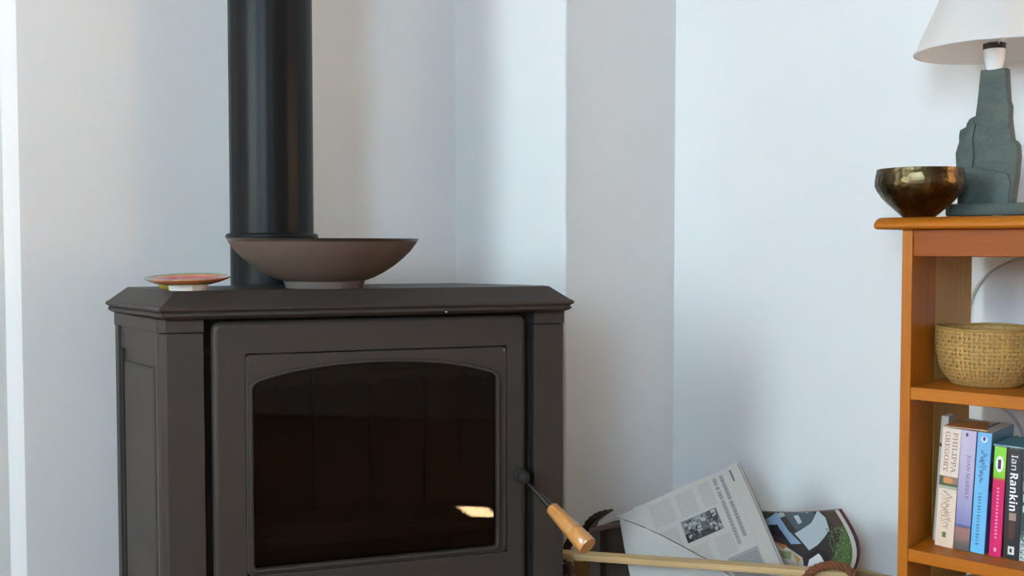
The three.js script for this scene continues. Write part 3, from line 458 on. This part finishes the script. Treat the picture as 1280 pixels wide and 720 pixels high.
// two thin booklets lie on the tops of the row
function booklet(name, label, pts, y, c) {
  const t = thing(name, label, 'booklet', onCase(0, y, 0), BC.turn);
  mesh('cover', prism(pts, 0.0014, 0.002, 0), new THREE.MeshStandardMaterial({ color: new THREE.Color(...c), roughness: 0.5 }), t);
  mesh('pages', prism(pts.map(([x, z]) => [x + (0.095 - x) * 0.02, z + (-0.09 - z) * 0.02]), 0.0006, 0.0014, 0), paper, t);
  mesh('back_cover', prism(pts, 0, 0.0006, 0), new THREE.MeshStandardMaterial({ color: new THREE.Color(...c), roughness: 0.5 }), t);
  settle(t, onCase(0, y, 0), BC.turn);
}
booklet('brown_booklet', 'thin brown booklet lying askew on top of the cream and lilac paperbacks', [[0.0575, -0.0525], [0.1285, -0.0525], [0.1065, -0.137], [0.052, -0.125]], 0.5252, [0.55, 0.22, 0.06]);
booklet('teal_booklet', 'thin teal booklet lying on top of the pink, black and green paperbacks', [[0.1395, -0.0515], [0.214, -0.0515], [0.214, -0.152], [0.1395, -0.152]], 0.5034, [0.13, 0.36, 0.44]);

// navy bowl on the bottom shelf
{
  const navy = new THREE.MeshPhysicalMaterial({ color: new THREE.Color(0.02, 0.03, 0.12), roughness: 0.25, clearcoat: 0.6 });
  const pale = new THREE.MeshPhysicalMaterial({ color: new THREE.Color(0.5, 0.48, 0.44), roughness: 0.4 });
  const t = thing('navy_bowl', 'deep navy blue bowl with a pale rim on the bottom shelf of the bookcase', 'bowl', onCase(0.155, SHELF[2] + 0.0003, -0.17));
  mesh('bowl_body', lathe([[0.0001, 0], [0.05, 0], [0.054, 0.003], [0.075, 0.03], [0.096, 0.075], [0.108, 0.13], [0.109, 0.14], [0.105, 0.14], [0.092, 0.078], [0.07, 0.035], [0.0001, 0.012]], 72, 50), navy, t);
  mesh('rim', new THREE.TorusGeometry(0.107, 0.003, 10, 72).rotateX(Math.PI / 2).translate(0, 0.1405, 0), pale, t, 'pale rim');
}

// lamp flex hanging down behind the open bookcase
{
  const t = thing('lamp_flex', 'thin grey electric flex hanging on the wall behind the bookcase', 'cable', [0, 0, 0]);
  const m = new THREE.MeshStandardMaterial({ color: new THREE.Color(0.5, 0.5, 0.49), roughness: 0.5 });
  mesh('flex', tube([[0.9, 0.86, 0.05], [0.88, 0.822, 0.03], [0.8357, 0.8136, 0.009], [0.8164, 0.8072, 0.006], [0.7833, 0.7878, 0.006], [0.7559, 0.7554, 0.006], [0.7423, 0.7228, 0.006], [0.735, 0.66, 0.006], [0.75, 0.57, 0.006], [0.785, 0.528, 0.006], [0.8038, 0.5197, 0.006], [0.8269, 0.5034, 0.006], [0.8423, 0.4817, 0.006], [0.8501, 0.4655, 0.006], [0.862, 0.4, 0.006], [0.866, 0.2, 0.01], [0.87, 0.138, 0.012]], 0.0032, 160, 8), m, t);
  settle(t, [0, 0, 0], 0);
}

// ------------------------------------------------------------------ log crate with rope handles, papers stood in it
const CR = { o: [0.205, 0, 0.668], turn: 32.7 * D2R };
{
  const t = thing('wooden_crate', 'pale wooden slatted crate with brown rope handles between stove and bookcase', 'crate', CR.o, CR.turn);
  const L = 0.575, W = 0.29;
  for (const [x, z] of [[0.002, -0.012], [L - 0.024, -0.012], [0.002, -W - 0.01], [L - 0.024, -W - 0.01]]) mesh('corner_post', box(x + 0.001, x + 0.023, 0, z > -0.1 ? 0.224 : 0.15, z - 0.011, z + 0.011, 0.002, 'y'), M.paleWood, t);
  for (const z of [0, -W]) { mesh('top_rail', z > -0.1 ? box(0, L, 0.2242, 0.2367, z - 0.028, z, 0.0018) : box(0, L, 0.151, 0.163, z - 0.028, z, 0.0018), M.paleWood, t); for (const y of [0.01, 0.085]) mesh('slat', box(0.0, L, y, y + 0.055, z > -0.1 ? z - 0.0008 : z - 0.031, z > -0.1 ? z + 0.009 : z - 0.0225, 0.0018), M.paleWood, t); }
  for (const x of [0.0, L - 0.012]) { mesh('end_rail', box(x, x + 0.012, 0.151, 0.163, -W, -0.028, 0.0018, 'z'), M.paleWood, t); for (const y of [0.01, 0.085]) mesh('slat', box(x < 0.1 ? -0.008 : L - 0.001, x < 0.1 ? 0.002 : L + 0.009, y, y + 0.055, -W - 0.02, -0.001, 0.0018, 'z'), M.paleWood, t); }
  for (let k = 0; k < 4; k++) mesh('floor_slat', box(0.01, L - 0.01, 0.002, 0.0095, -W - 0.015 + k * 0.074, -W + 0.052 + k * 0.074, 0.0015), M.paleWood, t);
  // ropes: three strands twisted round a path
  const rope = (pts, r, turns, n = 150) => {
    const c = new THREE.CatmullRomCurve3(pts.map((p) => V3(...p))), F = c.computeFrenetFrames(n, false), P = c.getSpacedPoints(n), strands = [];
    for (let k = 0; k < 3; k++) strands.push(new THREE.TubeGeometry(new THREE.CatmullRomCurve3(P.map((p, i) => { const a = i / n * turns * Math.PI * 2 + k * 2.094; return p.clone().addScaledVector(F.normals[i], Math.cos(a) * r * 0.52).addScaledVector(F.binormals[i], Math.sin(a) * r * 0.52); })), n * 2, r * 0.6, 7));
    return merge(strands);
  };
  const rm = (c) => new THREE.MeshStandardMaterial({ color: new THREE.Color(...c), roughness: 0.9 });
  mesh('rope_handle', rope([[0.468, 0.16, 0.012], [0.474, 0.2, 0.013], [0.4861, 0.2269, 0.014], [0.4972, 0.2415, 0.014], [0.5169, 0.2512, 0.014], [0.5337, 0.254, 0.014], [0.5519, 0.2512, 0.014], [0.5645, 0.2417, 0.014], [0.572, 0.2273, 0.014], [0.576, 0.2, 0.013], [0.578, 0.16, 0.012]], 0.0075, 9), rm([0.17, 0.058, 0.024]), t, 'reddish brown rope handle');
  mesh('rope_handle', rope([[-0.004, 0.16, -0.2], [0.0, 0.19, -0.235], [0.031, 0.215, -0.24], [0.045, 0.237, -0.24], [0.064, 0.251, -0.24], [0.092, 0.2585, -0.24], [0.118, 0.25, -0.24], [0.135, 0.22, -0.24], [0.14, 0.17, -0.245]], 0.0085, 8), rm([0.05, 0.02, 0.012]), t, 'dark brown rope handle');
  mesh('rope_handle', rope([[0.036, 0.2, 0.012], [0.04, 0.218, 0.013], [0.048, 0.2, 0.014], [0.052, 0.17, 0.014], [0.05, 0.12, 0.013]], 0.0085, 5), rm([0.07, 0.028, 0.016]), t, 'dark brown rope handle');
}
const newsMat = (draw, w = 1024, h = 1024) => new THREE.MeshStandardMaterial({ map: canvasTex(w, h, draw), roughness: 0.9, side: THREE.DoubleSide });
const plainPaper = (r, g, b) => new THREE.MeshStandardMaterial({ color: new THREE.Color(r, g, b), roughness: 0.92, side: THREE.DoubleSide });
const lerp3 = (a, b, t) => a.clone().lerp(b, t);
{ // the big folded newspaper: u runs down its long edge (from the top corner to the rail), v across towards the stove
  const T = V3(0.3586, 0.389, -0.19), R = V3(0.448, 0.22, -0.06), Lc = V3(0.1493, 0.3002, -0.12);
  const du = R.clone().sub(T), dv = Lc.clone().sub(T);
  const vmax = (u) => { const p = [[0, 1.15], [0.15, 0.99], [0.32, 0.835], [0.5, 0.69], [0.72, 0.52], [1.0, 0.35], [1.3, 0.2]]; for (let k = 1; k < p.length; k++) if (u <= p[k][0]) return p[k - 1][1] + (p[k][1] - p[k - 1][1]) * (u - p[k - 1][0]) / (p[k][0] - p[k - 1][0]); return 0.2; };
  const bulge = V3(0.25, 0.1, 1).normalize();
  const at = (u, v) => T.clone().addScaledVector(du, u).addScaledVector(dv, v).addScaledVector(bulge, 0.012 * Math.sin(Math.PI * Math.min(1, v * 0.8)) * (1 - 0.4 * u) + 0.004 * Math.sin(u * 5 + v * 3));
  const print = (x, w, h) => { // u -> canvas x, v -> canvas y from the bottom
    x.fillStyle = '#afada8'; x.fillRect(0, 0, w, h); let k = 7; const r = () => (k = (k * 16807) % 2147483647) / 2147483647;
    const R4 = (u0, u1, v0, v1, c) => { x.fillStyle = c; x.fillRect(u0 / 1.2 * w, h - v1 / 1.2 * h, (u1 - u0) / 1.2 * w, (v1 - v0) / 1.2 * h); };
    R4(0, 1.2, 0, 0.012, '#8a8680'); R4(0.02, 0.13, 0.088, 0.104, '#5e5e60');
    for (const [v, u1, c] of [[0.175, 0.62, '#808082'], [0.24, 0.66, '#848486']]) for (let u = 0.03; u < u1;) { const q = 0.012 + 0.02 * r(); R4(u, u + q, v, v + 0.032, c); u += q + (r() < 0.2 ? 0.016 : 0.004); }
    for (const [u0, u1, v0, v1] of [[0.03, 0.25, 0.31, 0.42], [0.03, 0.25, 0.47, 0.63], [0.03, 0.25, 0.68, 0.86], [0.53, 0.72, 0.29, 0.45], [0.53, 0.72, 0.5, 0.7], [0.3, 0.5, 0.7, 0.9]]) for (let v = v0; v < v1; v += 0.016) for (let u = u0; u < u1;) { const q = 0.008 + 0.014 * r(); R4(u, Math.min(u1, u + q), v, v + 0.0075, '#969592'); u += q + 0.005; }
    R4(0.275, 0.48, 0.33, 0.655, '#77797a'); R4(0.28, 0.4, 0.34, 0.42, '#3a3a40'); R4(0.36, 0.48, 0.36, 0.6, '#34383a'); R4(0.28, 0.36, 0.47, 0.6, '#8c9092'); R4(0.4, 0.48, 0.6, 0.655, '#23262a'); R4(0.33, 0.42, 0.42, 0.5, '#565c5e');
    for (let q = 0; q < 90; q++) { const u = 0.28 + 0.17 * r(), v = 0.335 + 0.28 * r(); R4(u, u + 0.014 + 0.02 * r(), v, v + 0.014 + 0.03 * r(), ['#2c2e32', '#6a6e70', '#9a9c9c', '#4a4e4c'][q % 4]); }
    R4(0.74, 1.15, 0.13, 0.4, '#8c8f90'); for (let v = 0.15; v < 0.38; v += 0.02) for (let u = 0.77; u < 1.1;) { const q = 0.01 + 0.02 * r(); R4(u, u + q, v, v + 0.008, '#6f7274'); u += q + 0.006; }
    R4(0.0, 1.2, 0.118, 0.1215, '#a19e98');
  };
  const g = sheet((u, v) => { const uu = u * 1.12; return at(uu, v * vmax(uu)); }, 40, 30, 0.0022);
  { const uv = g.attributes.uv; for (let i = 0; i < uv.count; i++) { const uu = uv.getX(i) * 1.12, v = uv.getY(i) * vmax(uu); uv.setXY(i, uu / 1.2, v / 1.2); } }
  const t = thing('newspaper', 'folded newspaper leaning up out of the crate, printed page with a dark photograph', 'newspaper', [0, 0, 0]);
  mesh('front_page', g, newsMat(print), t);
  const back = sheet((u, v) => { const uu = u * 1.12; return at(uu, v * Math.min(1.0, vmax(uu))).addScaledVector(bulge, -0.0045).addScaledVector(du, -0.012 + 0.006 * Math.sin(v * 9)).addScaledVector(dv, -0.012); }, 24, 16, 0.0035);
  mesh('inner_pages', back, plainPaper(0.46, 0.43, 0.4), t);
  const rear = sheet((u, v) => { const uu = u * 1.12; return at(uu, v * Math.min(0.5, vmax(uu))).addScaledVector(bulge, -0.009).addScaledVector(dv, -0.022 - 0.006 * u); }, 20, 6, 0.0015);
  mesh('back_page', rear, plainPaper(0.16, 0.13, 0.13), t, 'dark printed back page');
  settle(t, CR.o, CR.turn);
  // the loose sheet folding forward under it
  const curve = (s) => { const u = 0.0 + 1.02 * s; return at(u, vmax(u) + 0.009); };
  const low = (s) => lerp3(V3(0.165, 0.12, -0.066), V3(0.36, 0.12, -0.044), s).add(V3(0, 0.0, 0.004 * Math.sin(s * 7)));
  const t2 = thing('newspaper', 'plain grey newspaper sheet curling forward below the printed page', 'newspaper', [0, 0, 0]);
  const sg = sheet((u, v) => { const s = 0.03 + 0.97 * u; const a = curve(s), b = low(s); const p = lerp3(a, b, v); p.z += 0.02 * Math.sin(Math.PI * v) * (1 - u); return p; }, 30, 16, 0.0016);
  mesh('sheet', sg, newsMat((x, w, h) => { x.fillStyle = '#b2b3b0'; x.fillRect(0, 0, w, h); for (let k = 0; k < 240; k++) { x.fillStyle = k % 2 ? '#a8a9a6' : '#babab6'; x.fillRect(hash(k, 3, 9) * w, hash(k, 4, 9) * h, 40, 3); } }, 512, 512), t2);
  settle(t2, CR.o, CR.turn);
}
{ // a dark paper bag gaping open at the crate's stove end
  const t = thing('paper_bag', 'crumpled brown paper bag gaping open at the stove end of the crate', 'bag', [0, 0, 0]);
  const loop = [[0.067, 0.259, -0.105], [0.09, 0.2655, -0.11], [0.123, 0.27, -0.125], [0.162, 0.263, -0.14], [0.17, 0.264, -0.17], [0.14, 0.276, -0.185], [0.11, 0.276, -0.185], [0.08, 0.268, -0.165]];
  const c = new THREE.CatmullRomCurve3(loop.map((p) => V3(...p)), true, 'centripetal');
  const strip = sheet((u, v) => { const p = c.getPointAt((0.0 + 0.52 * u + 0.5) % 1); return V3(p.x + 0.006 * v, p.y - 0.2 * v, p.z + 0.006 * Math.sin(v * 4 + u * 9)); }, 36, 10, 0.0012);
  const wall = sheet((u, v) => { const p = lerp3(V3(0.0655, 0.259, -0.104), V3(0.086, 0.2615, -0.109), u); return V3(p.x + 0.001 * v, p.y - 0.21 * v, p.z + 0.004 * Math.sin(v * 5)); }, 6, 10, 0.0012);
  mesh('bag_wall', merge([strip, wall]), plainPaper(0.075, 0.055, 0.042), t);
  const rimPts = (k0, k1) => sheet((u, v) => { const p = c.getPointAt((k0 + (k1 - k0) * u + 1) % 1); return V3(p.x, p.y + 0.002 - 0.0095 * v, p.z + 0.002 + 0.003 * Math.sin(v * 3)); }, 40, 4, 0.0014);
  mesh('folded_rim', rimPts(0, 0.44), plainPaper(0.12, 0.08, 0.062), t, 'turned-over rim');
  const scrap = sheet((u, v) => V3(0.078 + 0.1 * u, 0.2625 + 0.012 * Math.sin(u * 3.1) + 0.0135 * v * (0.3 + Math.sin(u * 3)), -0.108 - 0.055 * u - 0.035 * v), 24, 6, 0.0012);
  mesh('torn_sheet', scrap, plainPaper(0.34, 0.31, 0.28), t, 'pale torn sheet lying across the rim');
  settle(t, CR.o, CR.turn);
}
{ // magazine with a colour picture
  const t = thing('magazine', 'magazine with a colour picture on its cover, leaning at the right end of the crate', 'magazine', [0, 0, 0]);
  const TL = V3(0.385, 0.2885, -0.21), TR = V3(0.545, 0.302, -0.2), BL = V3(0.4, 0.12, -0.12), BR = V3(0.52, 0.12, -0.13);
  const f = (off, ext) => (u0, v) => { const u = u0 * ext, q = 1 - v, p = lerp3(lerp3(TL, TR, u), lerp3(BL, BR, u), q); p.x += 0.042 * u * Math.sin(Math.PI * Math.min(1, q * 1.1)); p.z += 0.016 * Math.sin(Math.PI * u) + 0.01 * u * Math.sin(Math.PI * q) - off; return p; };
  const cover = (x, w, h) => {
    const P = (c, ...p) => { x.fillStyle = c; x.beginPath(); p.forEach(([a, b], i) => (i ? x.lineTo(a / 850 * w, (b - 135) / 1080 * h) : x.moveTo(a / 850 * w, (b - 135) / 1080 * h))); x.fill(); };
    x.fillStyle = '#35302e'; x.fillRect(0, 0, w, h);
    // drawn in the picture's own frame of 1080 x 720
    P('#3d3a30', [0, 0], [300, 0], [140, 230], [0, 260]); P('#96a3a6', [360, 100], [520, 100], [240, 210], [110, 260], [70, 250]); P('#8aa0bc', [110, 250], [260, 130], [330, 330], [420, 470], [330, 480], [260, 330], [60, 300]);
    P('#141622', [90, 290], [240, 270], [290, 430], [160, 380]); P('#4b545c', [300, 60], [520, 0], [640, 160], [520, 280], [400, 330]); P('#aab2b6', [420, 170], [470, 160], [480, 240], [440, 260]); P('#90a4c0', [520, 0], [600, 0], [600, 120], [560, 150]); P('#5a78b8', [590, 10], [640, 60], [620, 100], [590, 90]);
    P('#a9b4ba', [380, 360], [560, 250], [680, 120], [720, 200], [700, 330], [560, 480], [480, 540]); P('#4a3e34', [690, 0], [960, 0], [1000, 360], [760, 330]); P('#4a5f38', [820, 300], [1010, 180], [1060, 720], [640, 720], [720, 500]);
    for (let k = 0; k < 500; k++) { const a = 660 + 380 * hash(k, 1, 3), b = 300 + 420 * hash(k, 2, 3); if (a + (720 - b) * 0.5 > 760) { x.fillStyle = ['#64824c', '#3f5832', '#6d6a48', '#78945e'][k % 4]; x.fillRect(a / 850 * w, (b - 135) / 1080 * h, 7, 14); } }
    P('#c8c4ba', [90, 430], [300, 520], [420, 620], [440, 720], [170, 720]); P('#b8743e', [190, 460], [300, 500], [260, 540]); P('#8a9a6a', [220, 560], [330, 560], [320, 650], [230, 630]); P('#c89a5a', [330, 560], [410, 640], [380, 690]); P('#d4d6d8', [480, 640], [560, 560], [640, 720], [470, 720]); P('#25222a', [440, 600], [560, 520], [640, 560], [660, 720], [560, 570], [480, 640]);
  };
  mesh('front_cover', sheet(f(0, 1.03), 20, 16, 0.0008), newsMat(cover), t);
  mesh('pages', sheet(f(0.0012, 1.075), 20, 16, 0.006), plainPaper(0.5, 0.5, 0.46), t);
  mesh('back_cover', sheet(f(0.0076, 1.115), 20, 16, 0.0012), plainPaper(0.09, 0.028, 0.042), t, 'maroon back cover');
  settle(t, CR.o, CR.turn);
}

renderer.render(scene, camera);
